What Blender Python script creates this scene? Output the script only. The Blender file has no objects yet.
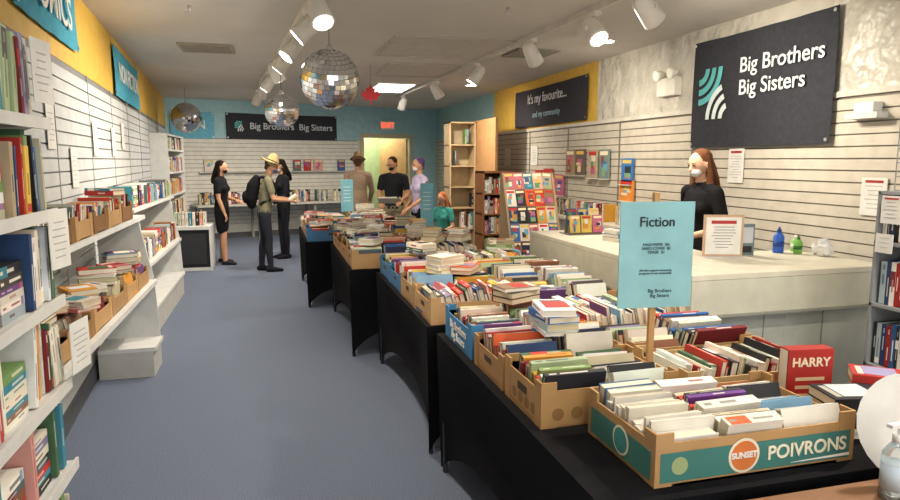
import bpy, math, random
from mathutils import Vector, Matrix
from mathutils.bvhtree import BVHTree
random.seed(11)
V=Vector
H=1.65
CEIL=2.88
# ---------------------------------------------------------------- helpers
def hx(h):
    h=h.lstrip('#'); r=[int(h[i:i+2],16)/255 for i in (0,2,4)]
    return tuple((c/12.92 if c<=.04045 else ((c+.055)/1.055)**2.4) for c in r)
def newmat(name,rough=.6,metal=0.,color=None,noise=None,bump=0,bscale=60,emis=None,estr=0,trans=0,vc=False,spec=.4,bdist=.004):
    m=bpy.data.materials.new(name); m.use_nodes=True
    nt=m.node_tree; b=nt.nodes['Principled BSDF']
    b.inputs['Roughness'].default_value=rough; b.inputs['Metallic'].default_value=metal
    b.inputs['Specular IOR Level'].default_value=spec
    tc=nt.nodes.new('ShaderNodeTexCoord')
    src=None
    if vc:
        a=nt.nodes.new('ShaderNodeAttribute'); a.attribute_name='Col'; src=a.outputs['Color']
    elif color is not None:
        rgb=nt.nodes.new('ShaderNodeRGB'); rgb.outputs[0].default_value=(*color,1); src=rgb.outputs[0]
    if noise:
        sc,lo,hi=noise
        n=nt.nodes.new('ShaderNodeTexNoise'); n.inputs['Scale'].default_value=sc; n.inputs['Detail'].default_value=4
        nt.links.new(tc.outputs['Object'],n.inputs['Vector'])
        mr=nt.nodes.new('ShaderNodeMapRange'); mr.inputs['From Min'].default_value=.3; mr.inputs['From Max'].default_value=.7
        mr.inputs['To Min'].default_value=lo; mr.inputs['To Max'].default_value=hi
        nt.links.new(n.outputs['Fac'],mr.inputs['Value'])
        mx=nt.nodes.new('ShaderNodeVectorMath'); mx.operation='SCALE'
        nt.links.new(src,mx.inputs[0]); nt.links.new(mr.outputs[0],mx.inputs['Scale']); src=mx.outputs[0]
    if src is not None: nt.links.new(src,b.inputs['Base Color'])
    if bump:
        n=nt.nodes.new('ShaderNodeTexNoise'); n.inputs['Scale'].default_value=bscale; n.inputs['Detail'].default_value=3
        nt.links.new(tc.outputs['Object'],n.inputs['Vector'])
        bp=nt.nodes.new('ShaderNodeBump'); bp.inputs['Strength'].default_value=bump; bp.inputs['Distance'].default_value=bdist
        nt.links.new(n.outputs['Fac'],bp.inputs['Height']); nt.links.new(bp.outputs[0],b.inputs['Normal'])
    if emis: b.inputs['Emission Color'].default_value=(*emis,1); b.inputs['Emission Strength'].default_value=estr
    if trans: b.inputs['Transmission Weight'].default_value=trans
    return m
M_VC=newmat('painted_matte',.62,vc=True,noise=(9,.9,1.05))
M_GL=newmat('painted_gloss',.3,vc=True)
M_CLOTH=newmat('cloth',.9,vc=True,noise=(25,.85,1.1),bump=.3,bscale=200,spec=.15)
M_FLOOR=newmat('carpet',.95,color=hx('687184'),noise=(150,.68,1.32),bump=.4,bscale=500,spec=.15)
M_CEIL=newmat('ceiling_paint',.85,color=hx('cdc8bf'),noise=(2,.96,1.03))
M_PLASTIC=newmat('plastic_sheet',.33,color=hx('c2beb2'),noise=(5,.88,1.1),bump=1,bscale=4,bdist=.09)
M_MIRROR=newmat('mirror_tile',.12,metal=1,color=(.8,.82,.86))
M_LAMP=newmat('lamp_glow',color=(1,1,1),emis=(1,.95,.86),estr=18)
M_PANEL=newmat('panel_glow',color=(1,1,1),emis=(1,.96,.9),estr=5)
M_EXIT=newmat('exit_glow',color=(1,.1,.05),emis=(1,.12,.06),estr=.8)
M_CLEAR=newmat('clear_plastic',.08,color=(.9,.95,.95),trans=.85)
M_METAL=newmat('metal',.35,metal=.9,color=(.6,.6,.6))
MATS=[M_VC,M_GL,M_CLOTH,M_MIRROR,M_LAMP,M_CLEAR,M_METAL,M_PANEL,M_EXIT,M_PLASTIC]
VC,GL,CL,MI,LA,CR,ME,PA,EX,PL=range(10)
I3=Matrix.Identity(3)
def cols(x,y,z): return Matrix((x,y,z)).transposed()
def rotz(a): return Matrix.Rotation(a,3,'Z')
class MB:
    def __init__(s): s.v=[];s.f=[];s.c=[];s.m=[];s.sm=[]
    def face(s,idx,col,m=0,sm=False): s.f.append(idx);s.c.append(col);s.m.append(m);s.sm.append(sm)
    def quad(s,pts,col,m=0):
        b=len(s.v); s.v+= [tuple(p) for p in pts]; s.face(list(range(b,b+len(pts))),col,m)
    def box(s,c,d,col,R=None,m=0):
        R=R or I3; c=V(c); b=len(s.v); hx_,hy,hz=d[0]/2,d[1]/2,d[2]/2
        for z in (-hz,hz):
            for x,y in ((-hx_,-hy),(hx_,-hy),(hx_,hy),(-hx_,hy)): s.v.append(tuple(c+R@V((x,y,z))))
        F=[(3,2,1,0),(4,5,6,7),(0,1,5,4),(1,2,6,5),(2,3,7,6),(3,0,4,7)]
        for i,f in enumerate(F):
            s.face([b+k for k in f], col[i] if isinstance(col,list) else col, m)
    def bx(s,x0,x1,y0,y1,z0,z1,col,m=0): s.box(((x0+x1)/2,(y0+y1)/2,(z0+z1)/2),(abs(x1-x0),abs(y1-y0),abs(z1-z0)),col,None,m)
    def tube(s,pts,rads,col,side=None,n=12,m=0,cap=True,sm=True):
        pts=[V(p) for p in pts]; rr=[(r,r) if not isinstance(r,tuple) else r for r in rads]
        T=[]
        for i in range(len(pts)):
            a=pts[max(0,i-1)]; b_=pts[min(len(pts)-1,i+1)]; T.append((b_-a).normalized())
        P=list(pts); Q=list(rr); TT=list(T)
        if cap:
            pre=[];post=[]
            for k in (80,55,28):
                a=math.radians(k); r0=min(Q[0]); r1=min(rr[-1])
                pre.append((pts[0]-T[0]*r0*math.sin(a),(rr[0][0]*math.cos(a),rr[0][1]*math.cos(a)),T[0]))
                post.insert(0,(pts[-1]+T[-1]*r1*math.sin(a),(rr[-1][0]*math.cos(a),rr[-1][1]*math.cos(a)),T[-1]))
            P=[p[0] for p in pre]+P+[p[0] for p in post]; Q=[p[1] for p in pre]+Q+[p[1] for p in post]; TT=[p[2] for p in pre]+TT+[p[2] for p in post]
        b=len(s.v)
        for p,r,t in zip(P,Q,TT):
            sd=V(side) if side is not None else (V((1,0,0)) if abs(t.x)<.8 else V((0,1,0)))
            Y=t.cross(sd).normalized(); X=Y.cross(t).normalized()
            for k in range(n):
                a=2*math.pi*k/n; s.v.append(tuple(p+X*r[0]*math.cos(a)+Y*r[1]*math.sin(a)))
        N=len(P)
        for i in range(N-1):
            for k in range(n):
                k2=(k+1)%n; s.face([b+i*n+k,b+i*n+k2,b+(i+1)*n+k2,b+(i+1)*n+k],col,m,sm)
        s.face([b+k for k in range(n)][::-1],col,m); s.face([b+(N-1)*n+k for k in range(n)],col,m)
    def cyl(s,p0,p1,r0,r1,col,n=14,m=0): s.tube([p0,p1],[r0,r1],col,None,n,m,False,True)
    def ell(s,c,r,col,R=None,nu=16,nv=10,m=0,sm=True):
        R=R or I3; c=V(c); r=(r,r,r) if not isinstance(r,(tuple,list)) else r
        b=len(s.v); s.v.append(tuple(c+R@V((0,0,-r[2]))))
        for j in range(1,nv):
            ph=-math.pi/2+math.pi*j/nv
            for k in range(nu):
                a=2*math.pi*k/nu; s.v.append(tuple(c+R@V((r[0]*math.cos(ph)*math.cos(a),r[1]*math.cos(ph)*math.sin(a),r[2]*math.sin(ph)))))
        top=len(s.v); s.v.append(tuple(c+R@V((0,0,r[2]))))
        for k in range(nu):
            k2=(k+1)%nu; s.face([b,b+1+k2,b+1+k],col,m,sm)
            s.face([top,b+1+(nv-2)*nu+k,b+1+(nv-2)*nu+k2],col,m,sm)
            for j in range(nv-2):
                q=b+1+j*nu; s.face([q+k,q+k2,q+nu+k2,q+nu+k],col,m,sm)
    def xf(s,Mx,start=0):
        for i in range(start,len(s.v)): s.v[i]=tuple(Mx@V(s.v[i]))
    def obj(s,name,parent=None,bevel=0):
        me=bpy.data.meshes.new(name); me.from_pydata(s.v,[],s.f)
        used=sorted(set(s.m)); mp={u:i for i,u in enumerate(used)}
        for u in used: me.materials.append(MATS[u])
        me.polygons.foreach_set('material_index',[mp[k] for k in s.m]); me.polygons.foreach_set('use_smooth',s.sm)
        at=me.attributes.new('Col','FLOAT_COLOR','CORNER'); d=[]
        for f,c in zip(s.f,s.c): d+= list((*c,1.0))*len(f)
        at.data.foreach_set('color',d); me.update()
        o=bpy.data.objects.new(name,me); bpy.context.scene.collection.objects.link(o)
        if parent: o.parent=parent
        if bevel:
            md=o.modifiers.new('b','BEVEL'); md.width=bevel; md.segments=2; md.limit_method='ANGLE'
        return o
_tm={}
def text(parent,s,size,loc,R,col,name='lettering',align='CENTER',bold=.0,lh=1.0):
    key=tuple(col)
    if key not in _tm: _tm[key]=newmat('ink',.6,color=col)
    cu=bpy.data.curves.new(name,'FONT'); cu.body=s; cu.size=size; cu.align_x=align; cu.align_y='CENTER'; cu.extrude=.001; cu.offset=bold; cu.space_line=lh
    o=bpy.data.objects.new(name+'_t',cu); bpy.context.scene.collection.objects.link(o)
    dg=bpy.context.evaluated_depsgraph_get(); me=bpy.data.meshes.new_from_object(o.evaluated_get(dg))
    bpy.data.objects.remove(o); me.materials.clear(); me.materials.append(_tm[key])
    me.transform(Matrix.Translation(loc)@R.to_4x4())
    o=bpy.data.objects.new(name,me); bpy.context.scene.collection.objects.link(o); o.parent=parent; return o
# ---------------------------------------------------------------- palettes
PAL=[hx(c) for c in ('f0ede6','efeae0','ded9cc','f4f2ee','e8e4da','e3dccb','d0c9b8','1c1c20','26262c','2c2a2a','1d2540','27406c','2f62a0','7fabca','3c8596','a82a26','bf3a2c','7a2228','d2602c','d99a3c','e6c24c','46684a','7d9c5c','6a4478','8f86a8','8c5a40','b09a7a','c9c2b0','efe6d0','56696e','a8b8c0','c46a70','e4e6e8','d8a090','b5c6a0','8c6a54','bdb294','f0ece2','47403c','c23028','e4e0d6')]
PAGE=[hx(c) for c in ('d9ceb4','e2d9c3','cdbf9f','e8e1d0')]
def lum(c): return c[0]*.2+c[1]*.7+c[2]*.1
def mixc(a,b,t): return tuple(x*(1-t)+y*t for x,y in zip(a,b))
def rc():
    c=random.choice(PAL); k=random.uniform(.85,1.08); return tuple(min(1,x*k*random.uniform(.94,1.06)) for x in c)
WHITE=hx('e9e7e0'); BLACK=hx('131316'); CARD=hx('b08a5c'); CARD2=hx('9b7546')
def book(mb,c,R,t,L,D,col=None,art=False):
    """local x thickness, y spine length, z spine direction"""
    col=col or rc(); pg=random.choice(PAGE); c=V(c)
    mb.box(c,(t*.86,L*.97,D*.97),pg,R)
    mb.box(c+R@V((t*.46,0,0)),(t*.1,L,D),col,R); mb.box(c-R@V((t*.46,0,0)),(t*.1,L,D),col,R)
    mb.box(c+R@V((0,0,D*.49)),(t,L,D*.03),col,R)
    ink=hx('efeadb') if lum(col)<.3 else random.choice([hx('22242c'),hx('8c1c1c'),hx('23406b'),hx('444444')])
    ink=mixc(col,ink,random.uniform(.5,.9))
    a=random.uniform(-.2,.1)*L; l=random.uniform(.2,.5)*L; wd=random.uniform(.16,.34)
    mb.box(c+R@V((0,a,D*.505)),(t*wd,l,.0008),ink,R)
    if random.random()<.5: mb.box(c+R@V((0,L*.36,D*.505)),(t*wd,L*.12,.0008),ink,R)
    q=random.random()
    if q<.2: mb.box(c+R@V((0,-L*.4,D*.505)),(t*.98,L*.12,.0007),rc(),R)
    elif q<.38: mb.box(c+R@V((0,L*random.uniform(.1,.3),D*.504)),(t*.98,L*random.uniform(.2,.4),.0006),rc(),R)
    if art:
        for s in (1,-1):
            mb.box(c+R@V((s*t*.515,random.uniform(-.05,.05)*L,-D*.05)),(.0008,L*random.uniform(.35,.6),D*.75),rc(),R)
            mb.box(c+R@V((s*t*.52,L*.36,0)),(.0008,L*.1,D*.7),ink,R)
SATP=[hx(c) for c in ('b04438','c98a42','d0b458','4f8a62','3f6f9f','6aa3bb','80548f','bb6284','e0dac8','2a3240','963f38','7fa880','e4d0a0','405680','cfc8b8')]
def cover(mb,c,R,w,h,t=.006,col=None):
    col=col or random.choice(SATP); mb.box(c,(w,h,t),col,R); c=V(c)
    for k in range(4):
        mb.box(c+R@V((random.uniform(-.2,.2)*w,random.uniform(-.3,.22)*h,t*.52+.0004*k)),(w*random.uniform(.2,.55),h*random.uniform(.1,.35),.001),random.choice(SATP),R)
    mb.box(c+R@V((0,h*.37,t*.55)),(w*.8,h*.13,.001),random.choice([hx('f0e0c0'),hx('c03028'),hx('e0c060')]),R)
def fill(mb,x0,x1,y0,y1,z,ori=0,flat=.3,pal=None):
    """books packed spine-up in a tray"""
    if ori==0: A0,A1,B0,B1=x0,x1,y0,y1
    else: A0,A1,B0,B1=y0,y1,x0,x1
    rows=max(1,int((A1-A0)/.2)); w=(A1-A0)/rows
    for r in range(rows):
        p=B0+.01; lean=random.uniform(-.4,.4); hh=random.uniform(.12,.17); upd=random.random()<.12; Lr=min(w-.006,random.uniform(.19,.25))
        while p<B1-.022:
            t=random.choice((.012,.016,.02,.024,.028,.034,.04))*random.uniform(.9,1.1); L=min(w-.006,Lr*random.uniform(.86,1.04)); D=hh+random.uniform(-.025,.03)
            a=A0+w*(r+.5)+random.uniform(-.01,.01); l=lean+random.uniform(-.05,.05); yw=random.uniform(-.05,.05)
            if ori==0: R=cols(V((0,math.cos(l),-math.sin(l))),V((-1,0,0)),V((0,math.sin(l),math.cos(l)))); c=(a,p+t/2,z+D/2*math.cos(l)+.014)
            else: R=cols(V((math.cos(l),0,-math.sin(l))),V((0,1,0)),V((math.sin(l),0,math.cos(l)))); c=(p+t/2,a,z+D/2*math.cos(l)+.014)
            R=rotz(yw)@R
            if upd: R=cols(R.col[0],-R.col[1],-R.col[2])
            book(mb,c,R,t,L,D,random.choice(pal) if pal else None); p+=t/math.cos(l)+.0006
    if random.random()<flat:
        for q in range(random.randint(1,3)):
            zz=z+.185; bx_,by_=random.uniform(x0+.12,x1-.12),random.uniform(y0+.1,y1-.1); a0=random.uniform(-1.6,1.6)
            for k in range(random.randint(1,4)):
                t=random.uniform(.015,.035)
                book(mb,(bx_,by_,zz+t/2),rotz(a0+random.uniform(-.2,.2))@cols(V((0,0,1)),V((0,1,0)),V((-1,0,0))),t,.21,.14,None,True); zz+=t
def tray(mb,x0,x1,y0,y1,z,h,col):
    t=.006; mb.bx(x0,x1,y0,y1,z,z+t,col); e=.0015
    mb.bx(x0,x0+t,y0,y1,z,z+h,col); mb.bx(x1-t,x1,y0,y1,z,z+h,col)
    mb.bx(x0+t,x1-t,y0,y0+t,z,z+h,col); mb.bx(x0+t,x1-t,y1-t,y1,z,z+h,col)
    for (a,b) in ((x0,y0),(x1,y0),(x0,y1),(x1,y1)):
        sx=1 if a==x0 else -1; sy=1 if b==y0 else -1
        mb.bx(a-sx*e,a+sx*.055,b-sy*e,b+sy*t,z,z+h+.03,col); mb.bx(a-sx*e,a+sx*t,b+sy*t,b+sy*.055,z,z+h+.03,col)
    ym=(y0+y1)/2; mb.bx(x0-.0006,x0+.001,ym-.045,ym+.045,z+h*.55,z+h*.78,hx('4a3826'))
    xm=(x0+x1)/2; mb.bx(xm-.045,xm+.045,y0-.0006,y0+.001,z+h*.55,z+h*.78,hx('4a3826'))
    mb.bx(x0-.0005,x0+.001,y0+.06,y1-.06,z+.012,z+.018,tuple(k*.7 for k in col))
# ---------------------------------------------------------------- room shell
XR=4.0
def wlx(y): return -.95-.077*y
ld=V((-.077,1,0)).normalized(); ln=V((ld.y,-ld.x,0))
BL=V((-2.04,14.2,0)); BRt=V((4.0,16.0,0)); be=(BRt-BL).normalized(); bn=V((be.y,-be.x,0)); BLEN=(BRt-BL).length
def plane_obj(name,pts,mat,th=.1,dirn=V((0,0,-1))):
    me=bpy.data.meshes.new(name); n=len(pts); pts=[V(p) for p in pts]; v=pts+[p+dirn*th for p in pts]
    f=[list(range(n)),list(range(n,2*n))[::-1]]+[[i,i+n,(i+1)%n+n,(i+1)%n] for i in range(n)]
    me.from_pydata([tuple(p) for p in v],[],f); me.materials.append(mat); me.update()
    o=bpy.data.objects.new(name,me); bpy.context.scene.collection.objects.link(o); return o
plane_obj('floor',[(-1.3,-2.5,0),(4.3,-2.5,0),(4.3,19,0),(-2.6,19,0)],M_FLOOR)
plane_obj('ceiling',[(-1.3,-2.5,CEIL),(4.3,-2.5,CEIL),(4.3,19,CEIL),(-2.6,19,CEIL)],M_CEIL,.1,V((0,0,1)))
def slats(mb,P,e,n,L,z0,z1,col,gap):
    R=cols(e,-n,V((0,0,1))) if e.cross(-n).z>0 else cols(e,n,V((0,0,1)))
    p=.085; k=int((z1-z0)/p)
    mb.box(P+e*L/2+V((0,0,(z0+z1)/2))+n*.004,(L,.008,z1-z0),gap,R)
    for i in range(k):
        mb.box(P+e*L/2+V((0,0,z0+p*(i+.5)))+n*.012,(L,.012,p-.011),col,R)
YW=hx('d6ae4a')
mb=MB(); P=V((wlx(-2.5),-2.5,0)); L=(V((wlx(14.4),14.4,0))-P).length; Rl=cols(ld,-ln,V((0,0,1)))
mb.box(P+ld*L/2-ln*.05+V((0,0,CEIL/2)),(L,.1,CEIL),hx('cfcfc8'),Rl)
slats(mb,P,ld,ln,L,.3,2.3,hx('c3c7c9'),hx('7c7f80'))
mb.box(P+ld*L/2+ln*.006+V((0,0,(2.3+CEIL)/2)),(L,.012,CEIL-2.3),YW,Rl)
for i in range(13):
    q=P+ld*(1.2*i+1.1); mb.box(q+ln*.018+V((0,0,1.3)),(.014,.008,2.0),hx('9a9a98'),Rl)
mb.obj('wall_left')
mb=MB(); mb.bx(XR,XR+.1,-2.5,16.2,0,CEIL,hx('b7b3a8'))
slats(mb,V((XR,-2.5,0)),V((0,1,0)),V((-1,0,0)),18.6,.3,2.12,hx('c6bfb0'),hx('777063'))
mb.bx(XR-.012,XR,-2.5,7.6,2.12,CEIL,hx('c2bfb4'),PL)
mb.bx(XR-.012,XR,7.6,11.6,2.12,CEIL,YW); mb.bx(XR-.012,XR,11.6,16.1,2.12,CEIL,hx('9cc0c2'))
for y in (5.6,7.0,8.4,9.8): mb.bx(XR-.026,XR-.018,y-.012,y+.012,.3,2.12,hx('7c776d'))
mb.bx(XR-.03,XR,-2.5,16.1,2.10,2.14,hx('cdc8bc'))
mb.obj('wall_right')
mb=MB(); Rb=cols(be,-bn,V((0,0,1)))
D0,D1,DH=4.3,5.5,2.17
def bw(s0,s1,z0,z1,col,d0=-.1,d1=0.,m=0): mb.box(BL+be*(s0+s1)/2+bn*(d0+d1)/2+V((0,0,(z0+z1)/2)),(s1-s0,abs(d1-d0),z1-z0),col,Rb,m)
TW=hx('9fc6cf')
bw(-.1,D0,0,2.1,hx('d0d0c8')); bw(D1,BLEN+.1,0,2.1,TW); bw(-.1,BLEN+.1,DH,CEIL,TW); bw(-.1,D0,2.1,DH,TW); bw(D1,BLEN+.1,2.1,DH,TW)
slats(mb,BL,be,bn,D0-.15,.3,2.1,hx('dedcd4'),hx('95938c'))
mb.obj('wall_back')
mb=MB(); FR=hx('c4b598')
bw(D0-.09,D0,0,DH+.09,FR,-.1,.03); bw(D1,D1+.09,0,DH+.09,FR,-.1,.03); bw(D0,D1,DH,DH+.09,FR,-.1,.03)
hp=BL+be*D1-bn*.1; dd=(-bn*1.0+be*-.25).normalized(); dn=dd.cross(V((0,0,1)))
mb.box(hp+dd*.5+V((0,0,DH/2)),(1.0,.045,DH-.02),hx('c4986a'),cols(dd,dn,V((0,0,1))))
mb.box(hp+dd*.9+dn*-.06+V((0,0,1.0)),(.12,.03,.03),hx('999999'),cols(dd,dn,V((0,0,1))),ME)
mb.obj('door_1')
mb=MB(); G=hx('bccb9c')
bw(D0-.6,D1+.9,0,CEIL,G,-1.75,-1.7); bw(D0-.6,D0-.55,0,CEIL,G,-1.7,-.1); bw(D1+.85,D1+.9,0,CEIL,G,-1.7,-.1)
bw(D0+.2,D0+.75,1.2,1.75,hx('e9e4d0'),-1.7,-1.68); mb.obj('wall_back_room')
l=bpy.data.lights.new('back_room_bulb','POINT'); l.energy=38; l.color=(1,.95,.78); l.shadow_soft_size=.1
o=bpy.data.objects.new('back_room_bulb',l); o.location=BL+be*4.9-bn*.9+V((0,0,2.5)); bpy.context.scene.collection.objects.link(o)
mb=MB(); c=BL+be*4.9+V((0,0,2.46))
mb.box(c+bn*.05,(.36,.06,.2),hx('e8e2d4'),Rb); mb.box(c+bn*.01,(.08,.04,.1),hx('cccccc'),Rb)
ex=mb.obj('exit_sign')
o=text(ex,'EXIT',.17,c+bn*.083,cols(be,V((0,0,1)),bn),(1,.1,.05),bold=.004); o.data.materials[0]=M_EXIT
mb=MB(); mb.box(P+ld*L/2+ln*.01+V((0,0,.06)),(L,.02,.12),hx('55565a'),Rl); mb.obj('baseboard_left')
mb=MB(); bw(0,D0-.1,0,.12,hx('55565a'),0,.02); mb.obj('baseboard_back')
mb=MB(); mb.bx(XR-.02,XR,-2.5,15.9,0,.12,hx('55565a')); mb.obj('baseboard_right')
def hatch(name,x0,x1,y0,y1,frame,inner,slot=0,m=0):
    mb=MB(); z=CEIL
    mb.bx(x0,x1,y0,y1,z-.012,z,inner,m)
    for a in ((x0-.03,x0,y0-.03,y1+.03),(x1,x1+.03,y0-.03,y1+.03),(x0,x1,y0-.03,y0),(x0,x1,y1,y1+.03)): mb.bx(*a,z-.02,z,frame)
    for i in range(slot):
        y=y0+(y1-y0)*(i+.5)/slot; mb.bx(x0,x1,y-.012,y+.012,z-.022,z-.012,frame)
    return mb.obj(name)
CW=hx('c4bfb4')
hatch('trim_ceiling_hatch',1.25,2.5,6.6,7.8,hx('b8b2a6'),CW)
hatch('trim_ceiling_hatch.001',1.5,2.4,8.4,9.6,hx('b8b2a6'),CW)
hatch('ceiling_vent',2.7,3.15,7.0,7.5,hx('948d80'),hx('4a463e'),6)
hatch('ceiling_vent.001',-.9,-.4,7.6,8.1,hx('a09889'),hx('6a665e'),6)
hatch('ceiling_vent.002',2.3,2.9,4.2,4.5,hx('a39c8e'),hx('56524a'),4)
hatch('added_fill_panel',1.7,2.3,10.6,11.9,WHITE,WHITE,0,PA)
for i,(x,y) in enumerate(((3.39,6.3),(3.2,10.5))):
    mb=MB(); mb.cyl((x,y,CEIL-.015),(x,y,CEIL),.1,.1,WHITE,20); mb.cyl((x,y,CEIL-.02),(x,y,CEIL-.012),.07,.07,WHITE,20,LA); mb.obj('recessed_downlight')
for (x,y) in ((1.9,5.2),(.2,8.5),(-.6,5.8)):
    mb=MB(); mb.cyl((x,y,CEIL-.05),(x,y,CEIL),.012,.012,hx('999999'),8,ME); mb.cyl((x,y,CEIL-.055),(x,y,CEIL-.05),.03,.03,hx('999999'),10,ME); mb.obj('fire_sprinkler')
# ---------------------------------------------------------------- banners
def ringsec(mb,O,ex_,ey_,r0,r1,a0,a1,col,off,nrm,n=10):
    for i in range(n):
        a=a0+(a1-a0)*i/n; b=a0+(a1-a0)*(i+1)/n
        mb.quad([O+nrm*off+ex_*r*math.cos(t)+ey_*r*math.sin(t) for r,t in ((r0,a),(r1,a),(r1,b),(r0,b))],col)
def logo(mb,O,ex_,nrm,s,c1,c2):
    ez=V((0,0,1))
    for k in range(3):
        r=s*(.55+.42*k)
        ringsec(mb,O-ex_*s*1.0+ez*s*1.05,ex_,ez,r-.13*s,r+.13*s,-math.pi/2,0.0,c1,.004,nrm,14)
    for k in range(3):
        r=s*(.55+.42*k)
        ringsec(mb,O+ex_*s*1.05-ez*s*1.1,ex_,ez,r-.12*s,r+.12*s,math.pi*.62,math.pi,c2,.006,nrm,12)
def banner(O,ex_,nrm,w,h,col,sag=.01):
    mb=MB(); ez=V((0,0,1)); N=16; b=len(mb.v)
    for i in range(N+1):
        for j in range(5):
            s=i/N-.5; t=j/4-.5; d=.016+.005*math.sin(i*1.7+j)+.003*math.sin(i*.9)
            mb.v.append(tuple(O+ex_*w*s+ez*(h*t-sag*(1-4*s*s)*(1 if j else .6))+nrm*d))
    for i in range(N):
        for j in range(4):
            q=b+i*5+j; mb.face([q,q+5,q+6,q+1],col,CL,True)
    for sx in (-1,1):
        for sy in (-1,1):
            c=O+ex_*sx*(w/2-.03)+ez*sy*(h/2-.03)+nrm*.028; mb.cyl(c,c+nrm*.003,.014,.014,hx('b0b0b0'),10,ME)
    return mb
DK=hx('38393f')
ex_=V((0,-1,0)); nr=V((-1,0,0)); RR=cols(ex_,V((0,0,1)),nr)
O=V((XR-.035,4.76,2.26)); mb=banner(O,ex_,nr,1.66,.98,DK); logo(mb,O-ex_*.5+nr*.03,ex_,nr,.215,hx('5fb6b8'),hx('d6e2e2'))
b=mb.obj('wall_banner'); text(b,'Big Brothers\nBig Sisters',.18,O+nr*.034+ex_*-.17+V((0,0,.1)),RR,hx('e6ecec'),align='LEFT',bold=.0015,lh=1.05)
O=V((XR-.035,9.1,2.46)); mb=banner(O,ex_,nr,2.6,.58,hx('3d3c42')); b=mb.obj('wall_banner')
text(b,"It's my favourite...",.2,O+nr*.034+V((0,0,.12)),RR,hx('dddddd')); text(b,"and my community",.13,O+nr*.034+V((0,0,-.12)),RR,hx('9db9c4'))
RB=cols(be,V((0,0,1)),bn)
O=BL+be*2.4+V((0,0,2.36))+bn*.025; mb=banner(O,be,bn,2.45,.54,DK); logo(mb,O-be*.95+bn*.03,be,bn,.1,hx('5fb6b8'),hx('d6e2e2'))
b=mb.obj('wall_banner'); text(b,'Big Brothers  Big Sisters',.19,O+bn*.034+be*.19,RB,hx('c9d3da'),bold=.002)
O=BL+be*.52+V((0,0,2.36))+bn*.025; mb=banner(O,be,bn,.85,.54,hx('6fb4d0')); b=mb.obj('wall_banner'); text(b,'FUN',.26,O+bn*.034,RB,WHITE)
RL=cols(ld,V((0,0,1)),ln)
def onleft(y,z,d=.02): return V((wlx(y),y,z))+ln*d
TB=hx('4f9fb8')
O=onleft(4.6,2.62); mb=banner(O,ld,ln,1.6,.4,TB); b=mb.obj('wall_banner'); text(b,'COMICS',.3,O+ln*.034,RL,WHITE,bold=.004)
O=onleft(8.3,2.54); mb=banner(O,ld,ln,2.15,.5,TB); b=mb.obj('wall_banner'); text(b,'NON FICTION',.26,O+ln*.034,RL,WHITE,bold=.004)
# ---------------------------------------------------------------- track lights
def spot(parent,loc,dirn,e,size=138,colr=(1,.88,.72)):
    l=bpy.data.lights.new('bulb','SPOT'); l.energy=e; l.color=colr; l.spot_size=math.radians(size); l.spot_blend=.8; l.shadow_soft_size=.06
    o=bpy.data.objects.new('bulb',l); o.location=loc; o.rotation_euler=V(dirn).to_track_quat('-Z','Y').to_euler(); bpy.context.scene.collection.objects.link(o); o.parent=parent
def tracklamp(x,y,aim,e=60):
    aim=V(aim).normalized(); mb=MB(); W=hx('e4e0d6'); z=CEIL-.05
    mb.bx(x-.03,x+.03,y-.06,y+.06,z-.03,z,W,GL); mb.cyl((x,y,z-.03),(x,y,z-.1),.01,.01,W,8,GL)
    c=V((x,y,z-.14))
    mb.tube([c-aim*.13,c-aim*.1,c-aim*.06,c+aim*.07,c+aim*.11],[.03,.058,.068,.078,.082],W,None,18,GL,False)
    mb.cyl(c+aim*.11,c+aim*.113,.068,.066,WHITE,18,LA)
    mb.box((x,y,z-.13),(.17,.012,.03),W,rotz(math.atan2(aim.y,aim.x)+math.pi/2),GL)
    o=mb.obj('track_light'); spot(o,c+aim*.13,aim,e)
def track(name,p0,p1):
    mb=MB(); a=V(p0);b=V(p1); d=(b-a).normalized(); R=cols(d,V((-d.y,d.x,0)),V((0,0,1)))
    mb.box((a+b)/2+V((0,0,CEIL-.025)),((b-a).length,.035,.05),hx('d2cdc2'),R); mb.obj(name)
track('light_track',(.55,2.5,0),(-.25,12.4,0)); track('light_track.001',(2.62,1.5,0),(2.38,12.8,0))
def tx(y): return .55-.0808*(y-2.5)
EN=84
for i,(y,a) in enumerate(((2.9,(-.2,.3,-1)),(4.85,(.2,-.6,-.9)),(5.5,(-.8,.1,-.7)),(6.5,(-.7,-.2,-.8)),(7.4,(-.7,.2,-.9)),(8.3,(.5,.3,-1)),(9.4,(-.6,.2,-.9)),(10.6,(-.2,.4,-1)),(11.8,(-.3,.7,-.9)))):
    tracklamp(tx(y),y,a,EN if i else 55)
for i,(y,a) in enumerate(((1.9,(-.5,.1,-1)),(4.2,(.8,.25,-.65)),(4.95,(.1,-.6,-.7)),(6.2,(.6,.4,-.7)),(7.9,(-.6,.2,-.9)),(9.8,(.6,.3,-.8)),(12.2,(-.2,.5,-.9)))):
    tracklamp(2.62-.0212*(y-1.5),y,a,EN)
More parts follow.
